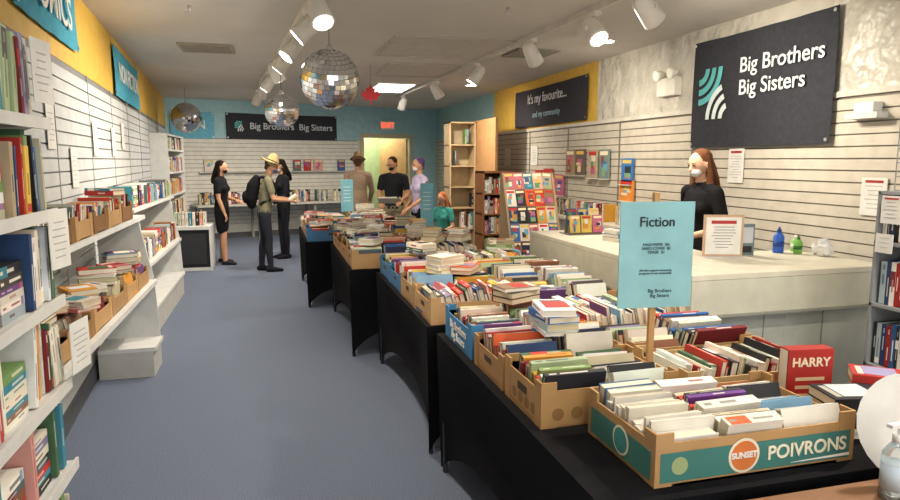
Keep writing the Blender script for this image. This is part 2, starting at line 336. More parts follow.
def mball(x,y,z,r,tilt=.4):
    mb=MB(); nu,nv=34,19; c=V((x,y,z)); Rt=Matrix.Rotation(tilt,3,'X')
    mb.ell(c,r*.975,hx('8a8a8a'),Rt,20,12)
    for j in range(nv):
        p0=-math.pi/2+math.pi*j/nv; p1=p0+math.pi/nv; n=max(4,int(nu*math.cos((p0+p1)/2)))
        for k in range(n):
            a0=2*math.pi*(k+.03)/n; a1=2*math.pi*(k+.97)/n; q0=p0+.006;q1=p1-.006
            pts=[V((math.cos(p)*math.cos(a),math.cos(p)*math.sin(a),math.sin(p)))*r for a,p in ((a0,q0),(a1,q0),(a1,q1),(a0,q1))]
            m=sum(pts,V((0,0,0)))/4; J=Matrix.Rotation(random.uniform(-.08,.08),3,m.normalized().orthogonal())
            mb.quad([c+Rt@(m+J@(p-m)) for p in pts],hx('cccccc'),MI)
    mb.cyl((x,y,z+r*.95),(x,y,CEIL),.004,.004,hx('888888'),6); mb.cyl((x,y,z+r*.94),(x,y,z+r+.03),.03,.02,hx('888888'),10,ME)
    mb.obj('mirror_ball')
mball(.5,5.75,2.33,.25); mball(.13,8.0,2.22,.2,.2); mball(-1.38,12,2.36,.25,.6)
mb=MB(); c=V((1.28,8.7,2.5)); pts=[(0,.17),(.035,.1),(.08,.12),(.07,.04),(.13,.07),(.12,.03),(.17,.01),(.1,-.06),(.11,-.09),(.01,-.08),(.01,-.16)]
pts=pts+[(-x,y) for x,y in pts[::-1][:-1]]
for d in (-.006,.006): mb.quad([c+V((x*.8,d,z*.8)) for x,z in (pts if d>0 else pts[::-1])],hx('a5232a'))
mb.cyl(c+V((0,0,.13)),(c.x,c.y,CEIL),.003,.003,hx('999999'),6); mb.obj('maple_leaf_ornament')
mb=MB(); y=6.0; mb.bx(XR-.09,XR-.01,y-.16,y+.16,2.3,2.48,hx('dedbd0'))
for s in (-1,1):
    c=V((XR-.07,y+s*.12,2.53)); mb.cyl(c+V((.03,0,0)),c+V((-.06,0,-.02)),.03,.055,hx('e8e6dc'),14); mb.cyl(c+V((-.06,0,-.02)),c+V((-.065,0,-.021)),.05,.05,hx('fffff0'),14,GL); mb.cyl(c-V((0,0,.06)),c,.012,.012,hx('cccccc'),8)
mb.obj('emergency_light',bevel=.004)
# ---------------------------------------------------------------- tables with stretch covers
TABLES=[(.80,2.04,1.42,3.22),(.78,1.98,3.36,5.16),(.58,1.78,5.32,7.12),(.32,1.52,7.3,9.1)]
def table(x0,x1,y0,y1,h=.75):
    mb=MB(); C=hx('0f0f13')
    cor=[V((x0,y0,0)),V((x1,y0,0)),V((x1,y1,0)),V((x0,y1,0))]; ctr=V(((x0+x1)/2,(y0+y1)/2,0))
    for k in range(4):
        a=cor[k];b_=cor[(k+1)%4]; e=(b_-a); n=V((-e.y,e.x,0)).normalized(); N=20;Mv=10; base=len(mb.v)
        for i in range(N+1):
            s=i/N; arch=.2*(1-abs(2*s-1)**3.5)
            for j in range(Mv+1):
                t=j/Mv; z=h-(h-.015-arch)*t; ins=.08*math.sin(math.pi*s)*math.sin(math.pi*t*.75)+.03*t
                p=a+e*s+n*ins; p.z=z
                if i in (0,N): q=cor[k if i==0 else (k+1)%4]; d=(ctr-q).normalized(); p=q+d*.03*t; p.z=z
                mb.v.append(tuple(p))
        for i in range(N):
            for j in range(Mv):
                q=base+i*(Mv+1)+j; mb.face([q,q+Mv+1,q+Mv+2,q+1][::-1],C,CL,True)
    mb.quad([V((p.x,p.y,h)) for p in cor],C,CL)
    mb.bx(x0+.02,x1-.02,y0+.02,y1-.02,h-.04,h-.005,hx('777777'))
    for c in cor:
        d=(ctr-c).normalized(); p=c+d*.06; mb.cyl((p.x,p.y,0),(p.x,p.y,h-.03),.014,.014,hx('444444'),8)
    mb.obj('cloth_covered_table')
for t in TABLES: table(*t)
BOXC=[CARD,CARD,CARD2,hx('c29a68'),hx('a9804f'),hx('d8d4c8'),hx('3f729d'),CARD]
def bookbox(x0,x1,y0,y1,z=.752,h=.11,col=None,ori=0,flat=.35,pal=None,name='box_of_books'):
    mb=MB(); tray(mb,x0,x1,y0,y1,z,h,col or random.choice(BOXC)); fill(mb,x0+.012,x1-.012,y0+.012,y1-.012,z,ori,flat,pal); return mb.obj(name)
LIGHTP=[hx(c) for c in ('e8e4da','efeae0','f2f0ea','7fa9c4','3e6a94','6b3a88','d9d3c4','c04030','c9c2b0','2c2c30','a8b8bd','d9d3c4','cfc2a4','e0dccf')]
bp=bookbox(.985,1.66,1.48,1.87,h=.125,col=hx('b78f5e'),ori=0,flat=0,pal=LIGHTP)
mb=MB(); PT=hx('3f7a72'); RF=cols(V((1,0,0)),V((0,0,1)),V((0,-1,0)))
mb.bx(1.0,1.645,1.4770,1.4785,.765,.85,PT); mb.bx(.982,.9835,1.5,1.85,.765,.85,PT)
c=V((1.27,1.477,.815)); mb.cyl(c,c-V((0,.0012,0)),.052,.052,hx('e9e0c8'),24); mb.cyl(c,c-V((0,.0018,0)),.044,.044,hx('d9793a'),24)
c=V((.982,1.66,.815)); mb.cyl(c,c-V((.0012,0,0)),.045,.045,hx('e9e0c8'),24); mb.cyl(c,c-V((.0018,0,0)),.038,.038,hx('3f8f8a'),24)
c=V((1.06,1.477,.81)); mb.cyl(c,c-V((0,.0012,0)),.026,.026,hx('9fae7a'),20)
mb.obj('box_print',bp)
text(bp,'POIVRONS',.058,V((1.49,1.4755,.81)),RF,hx('efe6cc'),bold=.001); text(bp,'SUNSET',.024,V((1.27,1.4745,.816)),RF,WHITE,bold=.001)
b=bookbox(.84,1.36,1.93,2.28,h=.13,col=hx('b58c58'),ori=0)
mb=MB()
for i in range(4): c=V((.8395,2.0+i*.06,.80)); mb.cyl(c,c-V((.001,0,0)),.022,.022,hx('8f6a3c'),12)
for i in range(2): c=V((.9+i*.07,1.928,.80)); mb.cyl(c,c-V((0,.001,0)),.022,.022,hx('8f6a3c'),12)
mb.obj('box_print',b)
bookbox(1.40,1.98,1.93,2.28,h=.12,col=hx('c7a877'),ori=1)
bookbox(.84,1.37,2.31,2.68,h=.11,col=hx('a98150'),ori=0)
bookbox(1.41,1.98,2.31,2.68,h=.12,col=CARD,ori=0)
b=bookbox(.84,1.37,2.72,3.18,h=.13,col=hx('3f7fb0'),ori=0)
text(b,'Big Brothers\nBig Sisters',.055,V((.8375,2.95,.815)),cols(V((0,-1,0)),V((0,0,1)),V((-1,0,0))),WHITE,bold=.001,lh=.9)
bookbox(1.41,1.98,2.72,3.18,h=.11,ori=1)
for (x0,x1,y0,y1) in TABLES[1:]:
    xm=(x0+x1)/2; n=4; w=(y1-y0-.04)/n
    for i in range(n):
        for a,b_ in ((x0+.03,xm-.01),(xm+.01,x1-.03)):
            bookbox(a,b_-random.uniform(0,.02),y0+.02+w*i,y0+.02+w*(i+1)-.012,h=random.uniform(.09,.13),ori=0 if random.random()<.7 else 1,flat=.75)
def stack(name,x,y,z,specs,ang=0):
    mb=MB()
    for (t,L,D,col,a) in specs:
        book(mb,(x,y,z+t/2),rotz(ang+a)@cols(V((0,0,1)),V((-1,0,0)),V((0,-1,0))),t,L,D,hx(col),True); z+=t+.001
    return mb.obj(name)
mb=MB(); Rh=rotz(-.15); c=V((1.82,1.84,.87))
mb.box(c,(.17,.055,.235),[hx('9c2620')]*2+[hx('b32a22')]+[hx('9c2620')]*3,Rh); mb.box(c,(.175,.04,.225),PAGE[1],Rh)
for dz in (.01,-.02,-.05): mb.box(c+Rh@V((0,-.028,dz)),(.11,.001,.012),hx('e8c9a0'),Rh)
hb=mb.obj('hardcover_book')
text(hb,'HARRY',.045,c+Rh@V((0,-.029,.07)),Rh@RF,hx('f3e2c0'),bold=.001)
stack('stack_of_books',1.84,1.66,.752,[(.035,.22,.15,'17171b',0),(.032,.22,.15,'2a2024',.05),(.03,.2,.14,'141418',-.04),(.035,.21,.15,'1d1d22',.03)],-.25)
stack('stack_of_books',2.03,1.72,.752,[(.04,.16,.12,'3a2a20',0),(.04,.18,.13,'c9c2b0',0.1),(.04,.18,.13,'24242a',.05),(.04,.19,.13,'a8281f',.1)],-.8)
mb=MB(); x=1.325; y=2.06
mb.bx(x-.011,x+.011,y-.008,y+.008,.79,1.535,hx('b58a55')); Rs=rotz(-.12)
mb.box((x,y-.014,1.31),(.28,.006,.385),hx('8ec0c4'),Rs)
sg=mb.obj('fiction_sign'); Rt=Rs@RF
text(sg,'Fiction',.05,V((x,y,1.43))+Rs@V((0,-.019,0)),Rt,hx('1c2b30'),bold=.0005)
text(sg,'MASS PAPER  50c\nHARD COVER  $2\nTRADE  $1',.014,V((x,y,1.335))+Rs@V((0,-.019,0)),Rt,hx('466064'))
text(sg,'All sales support mentoring\nprograms in our community',.011,V((x,y,1.25))+Rs@V((0,-.019,0)),Rt,hx('4a6468'))
text(sg,'Big Brothers\nBig Sisters',.018,V((x+.02,y,1.17))+Rs@V((0,-.019,0)),Rt,hx('24444c'),bold=.0004)
def stick_sign(x,y,z0,z1,w,a):
    mb=MB(); mb.bx(x-.01,x+.01,y-.008,y+.008,.79,z1+.02,hx('b58a55')); R=rotz(a)
    mb.box(V((x,y,(z0+z1)/2))+R@V((0,-.014,0)),(w,.006,z1-z0),hx('7cbcd0'),R)
    for k in range(5): mb.box(V((x,y,z1-.1-.045*k))+R@V((0,-.0175,0)),(w*.6,.001,.010),hx('d8e6ea'),R)
    mb.obj('category_sign')
stick_sign(.93,8.6,.98,1.4,.16,.1); stick_sign(1.62,6.95,.93,1.4,.14,-.1)
# ---------------------------------------------------------------- checkout counter
mb=MB(); CT=hx('d3cebb'); FA=hx('c8c6b4'); PN=hx('acaea4'); X0,X1,X2=2.14,2.74,3.36; Y0,Y1,Y2=2.94,3.6,5.1; h=1.05
def ell_slab(o,z0,z1,col):
    mb.bx(X0-o,X1,Y0-o,Y2+o,z0,z1,col); mb.bx(X1,X2+o,Y0-o,Y1,z0,z1,col)
ell_slab(.04,h-.03,h,CT); ell_slab(.04,h-.22,h-.032,FA); ell_slab(.05,h-.235,h-.22,hx('8e8f84')); ell_slab(0,.1,h-.235,PN); ell_slab(-.04,0,.1,hx('4c4c48'))
for y in (3.5,4.05,4.6): mb.bx(X0-.003,X0,y-.004,y+.004,.1,h-.235,hx('82847b'))
for x in (2.6,3.0): mb.bx(x-.004,x+.004,Y0-.003,Y0,.1,h-.235,hx('82847b'))
mb.obj('checkout_counter',bevel=.006)
def bottle(name,x,y,z,r,h,col,cap,m=GL,pump=False):
    mb=MB(); mb.tube([(x,y,z),(x,y,z+.005),(x,y,z+h*.62),(x,y,z+h*.74),(x,y,z+h*.8)],[r*.9,r,r,r*.6,r*.36],col,None,18,m,False)
    mb.cyl((x,y,z+h*.79),(x,y,z+h*.9),r*.42,r*.42,cap,14,GL)
    if pump:
        mb.cyl((x,y,z+h*.9),(x,y,z+h*1.02),r*.13,r*.13,cap,8,GL); mb.box((x-r*.35,y-.0,z+h*1.03),(r*1.3,r*.5,h*.05),cap,None,GL)
        mb.tube([(x,y,z+.004),(x,y,z+h*.45)],[r*.88,r*.9],hx('dfe8ea'),None,16,CR,False)
        mb.cyl((x,y,z+h*.15),(x,y,z+h*.5),r*1.01,r*1.01,hx('c8d8e4'),18)
    else:
        mb.cyl((x,y,z+h*.9),(x,y,z+h),r*.25,r*.15,cap,10,GL); mb.cyl((x,y,z+h*.25),(x,y,z+h*.45),r*1.01,r*1.01,cap,18)
    return mb.obj(name)
bottle('spray_bottle',3.17,3.5,h,.034,.17,hx('2f5fc0'),hx('1f3f90')); bottle('water_bottle',3.25,3.42,h,.026,.12,hx('6fae4a'),hx('2d6c2c'))
bottle('water_bottle',3.34,3.54,h,.028,.11,hx('8fc06a'),WHITE)
mb=MB(); mb.ell((3.33,3.3,h+.035),(.055,.06,.045),hx('e6e6e4'),None,14,8,GL,False)
for i,(x,y,z) in enumerate(mb.v): mb.v[i]=(x+random.uniform(-.01,.01),y+random.uniform(-.01,.01),max(h+.001,z+random.uniform(-.01,.04)))
mb.obj('plastic_bag')
mb=MB(); Rq=rotz(-.35); c=V((2.68,3.42,h+.135)); mb.box(c,(.24,.01,.26),hx('c9a98c'),Rq); mb.box(c+Rq@V((0,-.006,0)),(.21,.002,.23),WHITE,Rq); mb.box(c+V((0,0,-.132)),(.25,.09,.006),hx('cccccc'),Rq)
mb.box(c+Rq@V((0,-.008,.085)),(.15,.001,.02),hx('b03030'),Rq)
for i in range(8): mb.box(c+Rq@V((random.uniform(-.01,.01),-.008,.055-.018*i)),(random.uniform(.07,.14),.001,.004),hx('8a8a8a'),Rq)
mb.obj('sign_holder')
mb=MB(); Rq=rotz(-.2); c=V((2.88,3.46,h+.1)); mb.box(c,(.1,.03,.2),hx('6d7f88'),Rq); mb.box(c+Rq@V((0,-.016,.03)),(.08,.002,.1),hx('c5ccd2'),Rq); mb.box(c+Rq@V((0,-.016,-.06)),(.07,.002,.04),hx('2b2b30'),Rq); mb.obj('dvd_case')
mb=MB(); c=V((2.42,4.82,h)); G3=hx('8a8478')
for k in range(2):
    yy=c.y-.05+k*.07; mb.bx(2.28,2.58,yy,yy+.006,h,h+.08+.05*k,G3)
    for q in range(3): cover(mb,(2.33+q*.1,yy-.012,h+.09+.05*k),Matrix.Rotation(-.15,3,'X')@RF,.09,.14,.006)
mb.bx(2.28,2.58,4.74,4.94,h,h+.008,G3); mb.obj('counter_book_display')
stack('stack_of_books',2.5,4.35,h,[(.03,.22,.15,'e8e4da',0),(.025,.22,.15,'3e6a94',.1),(.03,.2,.14,'e8e4da',-.1)],.3)
mb=MB()
for k in range(5): mb.box((2.52,3.95,h+.002+.003*k),(.21,.28,.002),WHITE,rotz(.1*k-.2))
mb.obj('stack_of_papers')
def paper(name,c,R,w,h_,lines=8,head=None):
    mb=MB(); c=V(c); mb.box(c,(w,h_,.003),hx('dddcd6'),R)
    if head: mb.box(c+R@V((0,h_*.4,.002)),(w*.7,h_*.07,.001),hx(head),R)
    for i in range(lines): mb.box(c+R@V((random.uniform(-.02,.02)*w,h_*(.28-.7*i/lines),.002)),(w*random.uniform(.4,.75),h_*.018,.001),hx('a5a5a5'),R)
    return mb.obj(name)
paper('wall_notice',(XR-.03,4.95,1.6),RR,.2,.3,9,'a03030')
paper('wall_notice',(XR-.03,9.6,1.72),RR,.28,.3,5)
paper('wall_notice',(XR-.03,10.8,1.7),RR,.28,.3,5)
paper('wall_notice',(XR-.03,3.55,1.4),RR,.2,.26,6,'a03030')
mb=MB(); mb.bx(XR-.12,XR-.02,3.5,3.75,1.93,1.97,hx('d8d6d0')); mb.bx(XR-.1,XR-.02,3.55,3.7,1.97,2.04,hx('e6e4de')); mb.obj('wall_dispenser')
mb=MB()
for y,z,w,hh,cc in ((8.25,1.62,.26,.34,'9a8a6a'),(7.95,1.62,.26,.34,'6a5a52'),(7.6,1.6,.24,.36,'b5a58a'),(7.3,1.6,.24,.36,'7a8a86'),(6.75,1.52,.24,.3,'3a78b8'),(6.75,1.3,.3,.24,'d98a3a'),(8.6,1.3,.3,.3,None),(9.0,1.35,.3,.35,None),(9.35,1.35,.25,.3,None)):
    cover(mb,(XR-.05,y,z),RR,w,hh,.02,hx(cc) if cc else None); mb.bx(XR-.1,XR-.03,y-w/2,y+w/2,z-hh/2-.01,z-hh/2,hx('cfcac0'))
mb.obj('wall_book_display')
mb=MB(); mb.bx(3.55,XR-.03,5.6,9.0,.9,.94,hx('cfc9ba')); mb.bx(3.6,XR-.03,5.6,9.0,0.0,.9,hx('a9a598'))
mb.obj('back_counter',bevel=.004)
mb=MB(); p=5.7
while p<8.9:
    t=random.uniform(.02,.05); book(mb,(3.72,p,1.045),cols(V((0,-1,0)),V((0,0,1)),V((-1,0,0))),t,.205,.14); p+=t+.004
    if random.random()<.08: p+=.25
mb.obj('row_of_books')
# ---------------------------------------------------------------- shelf at right edge (opens toward the aisle)
mb=MB(); GRY=hx('8d8f90'); x0,x1=2.78,3.06; y0,y1=1.7,2.46
mb.bx(x1-.01,x1,y0,y1,0,1.5,hx('6a6c6e')); mb.bx(x0,x1,y1-.015,y1,0,1.5,GRY); mb.bx(x0,x1,y0,y0+.015,0,1.5,GRY)
for z in (.05,.35,.65,.95,1.25,1.49):
    mb.bx(x0,x1,y0,y1,z,z+.015,GRY)
    if z<1.4:
        p=y0+.03
        while p<y1-.04:
            t=random.uniform(.014,.03); book(mb,(x0+.09,p+t/2,z+.015+.105),cols(V((0,-1,0)),V((0,0,1)),V((-1,0,0))),t,random.uniform(.19,.22),.14,random.choice([BLACK,hx('23355f'),hx('26262c'),hx('e8e4da'),hx('9b1f22'),hx('2e5a8c'),hx('a8b8bd')])); p+=t+.001
mb.obj('media_shelf')
mb=MB()
for i in range(9): mb.bx(2.84,2.844,1.95+i*.06,1.954+i*.06,1.505,1.85,GRY)
for i in range(6): mb.bx(2.838,2.842,1.95,2.43,1.505+i*.065,1.511+i*.065,GRY)
mb.obj('wire_grid_panel')
RX=cols(V((0,-1,0)),V((0,0,1)),V((-1,0,0)))
paper('shelf_notice',(2.772,2.38,1.42),RX,.1,.13,5,'b04040'); paper('shelf_notice',(2.772,2.4,1.26),RX,.09,.09,3)
# ---------------------------------------------------------------- foreground side table, sanitizer, paper
mb=MB(); BR=hx('8a6242')
mb.bx(1.16,2.05,.86,1.38,.70,.745,BR)
for x in (1.2,2.0):
    for y in (.9,1.3): mb.bx(x-.02,x+.02,y-.02,y+.02,0,.70,hx('6a4426'))
mb.bx(1.2,2.0,.89,.91,.61,.70,hx('6a4426')); mb.bx(1.2,2.0,1.29,1.31,.61,.70,hx('6a4426')); mb.obj('side_table',bevel=.01)
bottle('hand_sanitizer_bottle',1.59,1.28,.745,.036,.2,hx('e8eef0'),hx('e8e8e4'),CR,True)
mb=MB()
c=V((1.71,1.40,.895)); base=len(mb.v); N=24
for i in range(N+1):
    a=2*math.pi*i/N
    for r in (.0,.06,.115,.13):
        x_=r*math.cos(a); z_=r*math.sin(a)*1.12; mb.v.append(tuple(c+V((x_,.03+x_*x_*1.8+z_*.25-.06,z_))))
for i in range(N):
    for k in range(3): q=base+i*4+k; mb.face([q,q+4,q+5,q+1],hx('dcdad2'),0,True)
mb.obj('paper_plate')
# ---------------------------------------------------------------- left wall shelving
SW=hx('d2d3d1')
def shelfbooks(mb,x,y0,y1,z,hm,tm=.05,avg=1.):
    p=y0; lean=0
    while p<y1-.02:
        t=random.uniform(.012,tm); L=hm*random.uniform(.72,.99); D=random.uniform(.17,.22)
        if random.random()<.15: lean=random.uniform(-.15,.15)
        if random.random()<.06 and y1-p>.3:
            zz=z
            for k in range(random.randint(5,8)):
                t2=random.uniform(.02,.04)
                if zz+t2>z+hm: break
                book(mb,(x-.1,p+.1,zz+t2/2),cols(V((0,0,1)),V((0,-1,0)),V((1,0,0))),t2,.2,.15); zz+=t2
            p+=.215; continue
        R=Matrix.Rotation(lean,3,'X')@cols(V((0,1,0)),V((0,0,1)),V((1,0,0)))
        book(mb,(x-D/2-random.uniform(0,.03),p+t/2,z+L/2+.004),R,t,L,D); p+=t+.0006+abs(lean)*.02
mb=MB(); ye=2.75; ys=.6; zs=[1.79,1.46,1.13,.80,.47,.14]
for z in zs:
    mb.bx(-1.14,-.79,ys,ye,z-.022,z,SW)
    mb.bx(-.795,-.785,ys,ye,z-.03,z+.012,hx('d6d5d0'))
for y in (ys,1.7,ye-.02): mb.bx(-1.15,-1.11,y,y+.02,0,2.2,SW)
for z in zs:
    for y in (ye-.008,1.7):
        mb.v+=[(-1.12,y,z-.022),(-.84,y,z-.022),(-1.12,y,z-.12),(-1.12,y+.006,z-.022),(-.84,y+.006,z-.022),(-1.12,y+.006,z-.12)]; b=len(mb.v)-6
        for f in ([0,1,2],[5,4,3],[0,3,4,1],[1,4,5,2],[2,5,3,0]): mb.face([b+k for k in f],SW)
mb.bx(-1.1,-.8,ys,ye,0,.115,SW)
bs=mb.obj('wall_bookshelf')
mb=MB()
for z in zs: shelfbooks(mb,-.81,1.6,ye-.02,z,.3,.045)
mb.obj('books',bs)
def aisle_paper(y,z,w,h_,x=-.775,lines=6,a=-.15):
    return paper('shelf_notice',(x,y,z),rotz(a)@cols(V((0,1,0)),V((0,0,1)),V((1,0,0))),w,h_,lines)
aisle_paper(2.70,1.36,.15,.22); aisle_paper(2.78,.93,.16,.2,-.755); aisle_paper(2.66,1.96,.14,.22)
def ledge(y0,y1,xf,zt=1.22,zl=.70,yb=None,bh=.24):
    mb=MB(); xb=lambda y: wlx(y)+.04
    yb=y0 if yb is None else yb
    def board(z0,z1,x1,col=SW,ya=y0):
        b=len(mb.v)
        for z in (z0,z1):
            for (x,y) in ((xb(ya),ya),(x1,ya),(x1,y1),(xb(y1),y1)): mb.v.append((x,y,z))
        for f in ([3,2,1,0],[4,5,6,7],[0,1,5,4],[1,2,6,5],[2,3,7,6],[3,0,4,7]): mb.face([b+k for k in f],col)
    board(zl-.035,zl,xf); board(zt-.03,zt,xf-.06); board(0,bh,xf+.0,hx('b8b7b1'),yb); board(bh,bh+.03,xf+.02,SW,yb)
    for y in (y0+.02,(y0+y1)/2,y1-.03):
        for zz,xx in ((zl-.035,xf-.03),(zt-.03,xf-.09)):
            b=len(mb.v); x_=xb(y)
            mb.v+=[(x_,y,zz),(xx,y,zz),(x_,y,zz-.22),(x_,y+.012,zz),(xx,y+.012,zz),(x_,y+.012,zz-.22)]
            for f in ([0,1,2],[5,4,3],[0,3,4,1],[1,4,5,2],[2,5,3,0]): mb.face([b+k for k in f],hx('adaca6'))
    b=len(mb.v); x_=xb(y1); q=bh+.03
    mb.v+=[(x_,y1-.01,q),(xf,y1-.01,q),(xf-.02,y1-.01,zl),(xf-.12,y1-.01,zt),(x_,y1-.01,zt)]+[(x_,y1+.01,q),(xf,y1+.01,q),(xf-.02,y1+.01,zl),(xf-.12,y1+.01,zt),(x_,y1+.01,zt)]
    mb.face([b+k for k in range(5)],SW); mb.face([b+k for k in (9,8,7,6,5)],SW)
    for i in range(5): j=(i+1)%5; mb.face([b+i,b+5+i,b+5+j,b+j],SW)
    return mb.obj('display_ledge')
ledge(3.0,5.6,-.93,yb=5.25,bh=.2)
y=3.08
while y<5.2:
    w=random.uniform(.33,.4); bookbox(wlx(y)+.1,-.97,y,y+w,z=.702,h=.1,ori=1,flat=1,col=random.choice([CARD,CARD2,hx('c29a68')])); y+=w+.02
y=3.1
while y<5.2:
    w=random.uniform(.3,.38); bookbox(wlx(y)+.06,-1.01,y,y+w,z=1.222,h=.1,ori=0,flat=.2,col=random.choice([CARD,CARD2,hx('7f5a34')])); y+=w+.03
ledge(6.2,8.6,-1.12)
mb=MB(); shelfbooks(mb,-1.2,6.3,8.5,1.224,.2); shelfbooks(mb,-1.16,6.3,8.5,.704,.22); mb.obj('row_of_books')
for y,z in ((3.5,1.62),(4.4,1.75),(5.0,1.5),(5.9,1.72),(6.9,1.72),(7.6,1.8)):
    paper('wall_notice',onleft(y,z+.1,.03),RL,.2,.27,6)
mb=MB()
mb.bx(-1.85,-1.5,10.6,10.63,0,2.05,SW); mb.bx(-1.85,-1.5,12.4,12.43,0,2.05,SW); mb.bx(-1.86,-1.84,10.6,12.4,0,2.05,hx('b8b7b0'))
for z in (.05,.4,.75,1.1,1.45,1.8,2.03): mb.bx(-1.85,-1.5,10.6,12.4,z-.01,z+.015,SW)
for z in (.4,.75,1.1,1.45,1.8): shelfbooks(mb,-1.52,10.66,12.36,z+.016,.24 if z<1.7 else .2)
mb.obj('tall_bookcase')
mb=MB(); mb.bx(-1.45,-.95,10.3,10.85,.05,.62,BLACK); mb.bx(-1.48,-.92,10.27,10.88,.62,.67,SW); mb.bx(-1.48,-1.45,10.27,10.88,0,.62,SW); mb.bx(-.95,-.92,10.27,10.88,0,.62,SW); mb.bx(-1.4,-1.0,10.295,10.3,.1,.56,hx('2b2b30')); mb.bx(-1.48,-.92,10.3,10.85,0,.05,SW)
for k in range(9): book(mb,(-1.42+.05*k,10.5,.67+.1),cols(V((1,0,0)),V((0,0,1)),V((0,-1,0))),.04,.2,.15)
mb.obj('low_cabinet')
mb=MB(); zc=1.55
bw(.6,4.0,zc-.16,zc-.145,SW,.02,.14)
s=.7
while s<3.9:
    w=random.uniform(.15,.22)
    if random.random()<.5: cover(mb,BL+be*(s+w/2)+bn*.06+V((0,0,zc-.145+.13)),RB,w,.25,.02,rc())
    s+=w+.07
mb.obj('wall_book_display')
mb=MB(); bw(.4,4.0,.72,.76,hx('c9c5ba'),.05,.75)
for s in (.45,1.6,2.8,3.9): bw(s,s+.05,0,.72,hx('8d8d88'),.1,.15); bw(s,s+.05,0,.72,hx('8d8d88'),.65,.7)
bt=mb.obj('back_display_table')
mb=MB(); s=.5
while s<3.9:
    t=random.uniform(.02,.05); L=random.uniform(.17,.26); book(mb,BL+be*s+bn*.45+V((0,0,.762+L/2)),cols(be,V((0,0,1)),bn),t,L,.16); s+=t+.002
    if random.random()<.06: s+=.15
mb.obj('books',bt)
# ---------------------------------------------------------------- bookcases right-back
def bookcase(name,x0,x1,y0,y1,h,col,n,back=None,fillp=.9):
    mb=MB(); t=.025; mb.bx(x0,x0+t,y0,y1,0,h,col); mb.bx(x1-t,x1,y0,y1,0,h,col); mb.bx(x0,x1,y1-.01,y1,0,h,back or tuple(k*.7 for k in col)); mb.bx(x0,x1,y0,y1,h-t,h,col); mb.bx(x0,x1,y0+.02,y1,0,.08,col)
    for i in range(n):
        z=.08+(h-.12)*i/n; mb.bx(x0,x1,y0+.005,y1,z,z+.02,col)
        p=x0+.04; g=(h-.12)/n
        while p<x1-.05:
            if random.random()<fillp:
                tt=random.uniform(.018,.045); L=g*random.uniform(.6,.85); book(mb,(p+tt/2,y0+.11,z+.02+L/2),cols(V((1,0,0)),V((0,0,1)),V((0,-1,0))),tt,L,.15)
            else: tt=.06
            p+=tt+.001
    return mb.obj(name)
bookcase('wooden_bookcase',2.72,3.2,8.35,8.7,1.5,hx('8a5a34'),5)
bookcase('tall_bookcase',2.95,3.42,10.9,11.3,2.3,hx('c8b08a'),6,back=hx('cdbd9c'),fillp=.12)
mb=MB(); mb.bx(3.43,3.47,9.9,11.35,0,2.32,hx('bd8f60')); mb.bx(3.43,3.9,11.35,11.38,0,2.32,hx('bd8f60')); mb.obj('wood_partition')
mb=MB(); x0,x1=2.62,3.24; yb,yf=7.35,6.85; RKC=hx('a58c6a')
for x in (x0,x1):
    b=len(mb.v); mb.v+=[(x-.012,yf,0),(x-.012,yb,0),(x-.012,yb,1.5),(x-.012,yb-.08,1.5),(x-.012,yf,.35)]+[(x+.012,yf,0),(x+.012,yb,0),(x+.012,yb,1.5),(x+.012,yb-.08,1.5),(x+.012,yf,.35)]
    mb.face([b+k for k in range(5)][::-1],RKC); mb.face([b+5+k for k in range(5)],RKC)
    for i in range(5): j=(i+1)%5; mb.face([b+i,b+j,b+5+j,b+5+i],RKC)
mb.bx(x0,x1,yb-.02,yb,0,1.5,RKC)
sl=math.atan2(.42,1.15); Rm=Matrix.Rotation(-sl,3,'X')@RF
for r in range(6):
    f=r/5.5; c=V((0,yf+.03+f*.42,.42+f*1.08)); mb.box((( x0+x1)/2,c.y-.01,c.z-.10),(x1-x0,.06,.01),RKC)
    for k in range(5): cover(mb,(x0+.07+k*.12,c.y+.0,c.z),Rm@rotz(random.uniform(-.08,.08)),.122,.2,.008,rc())
mb.obj('magazine_rack')
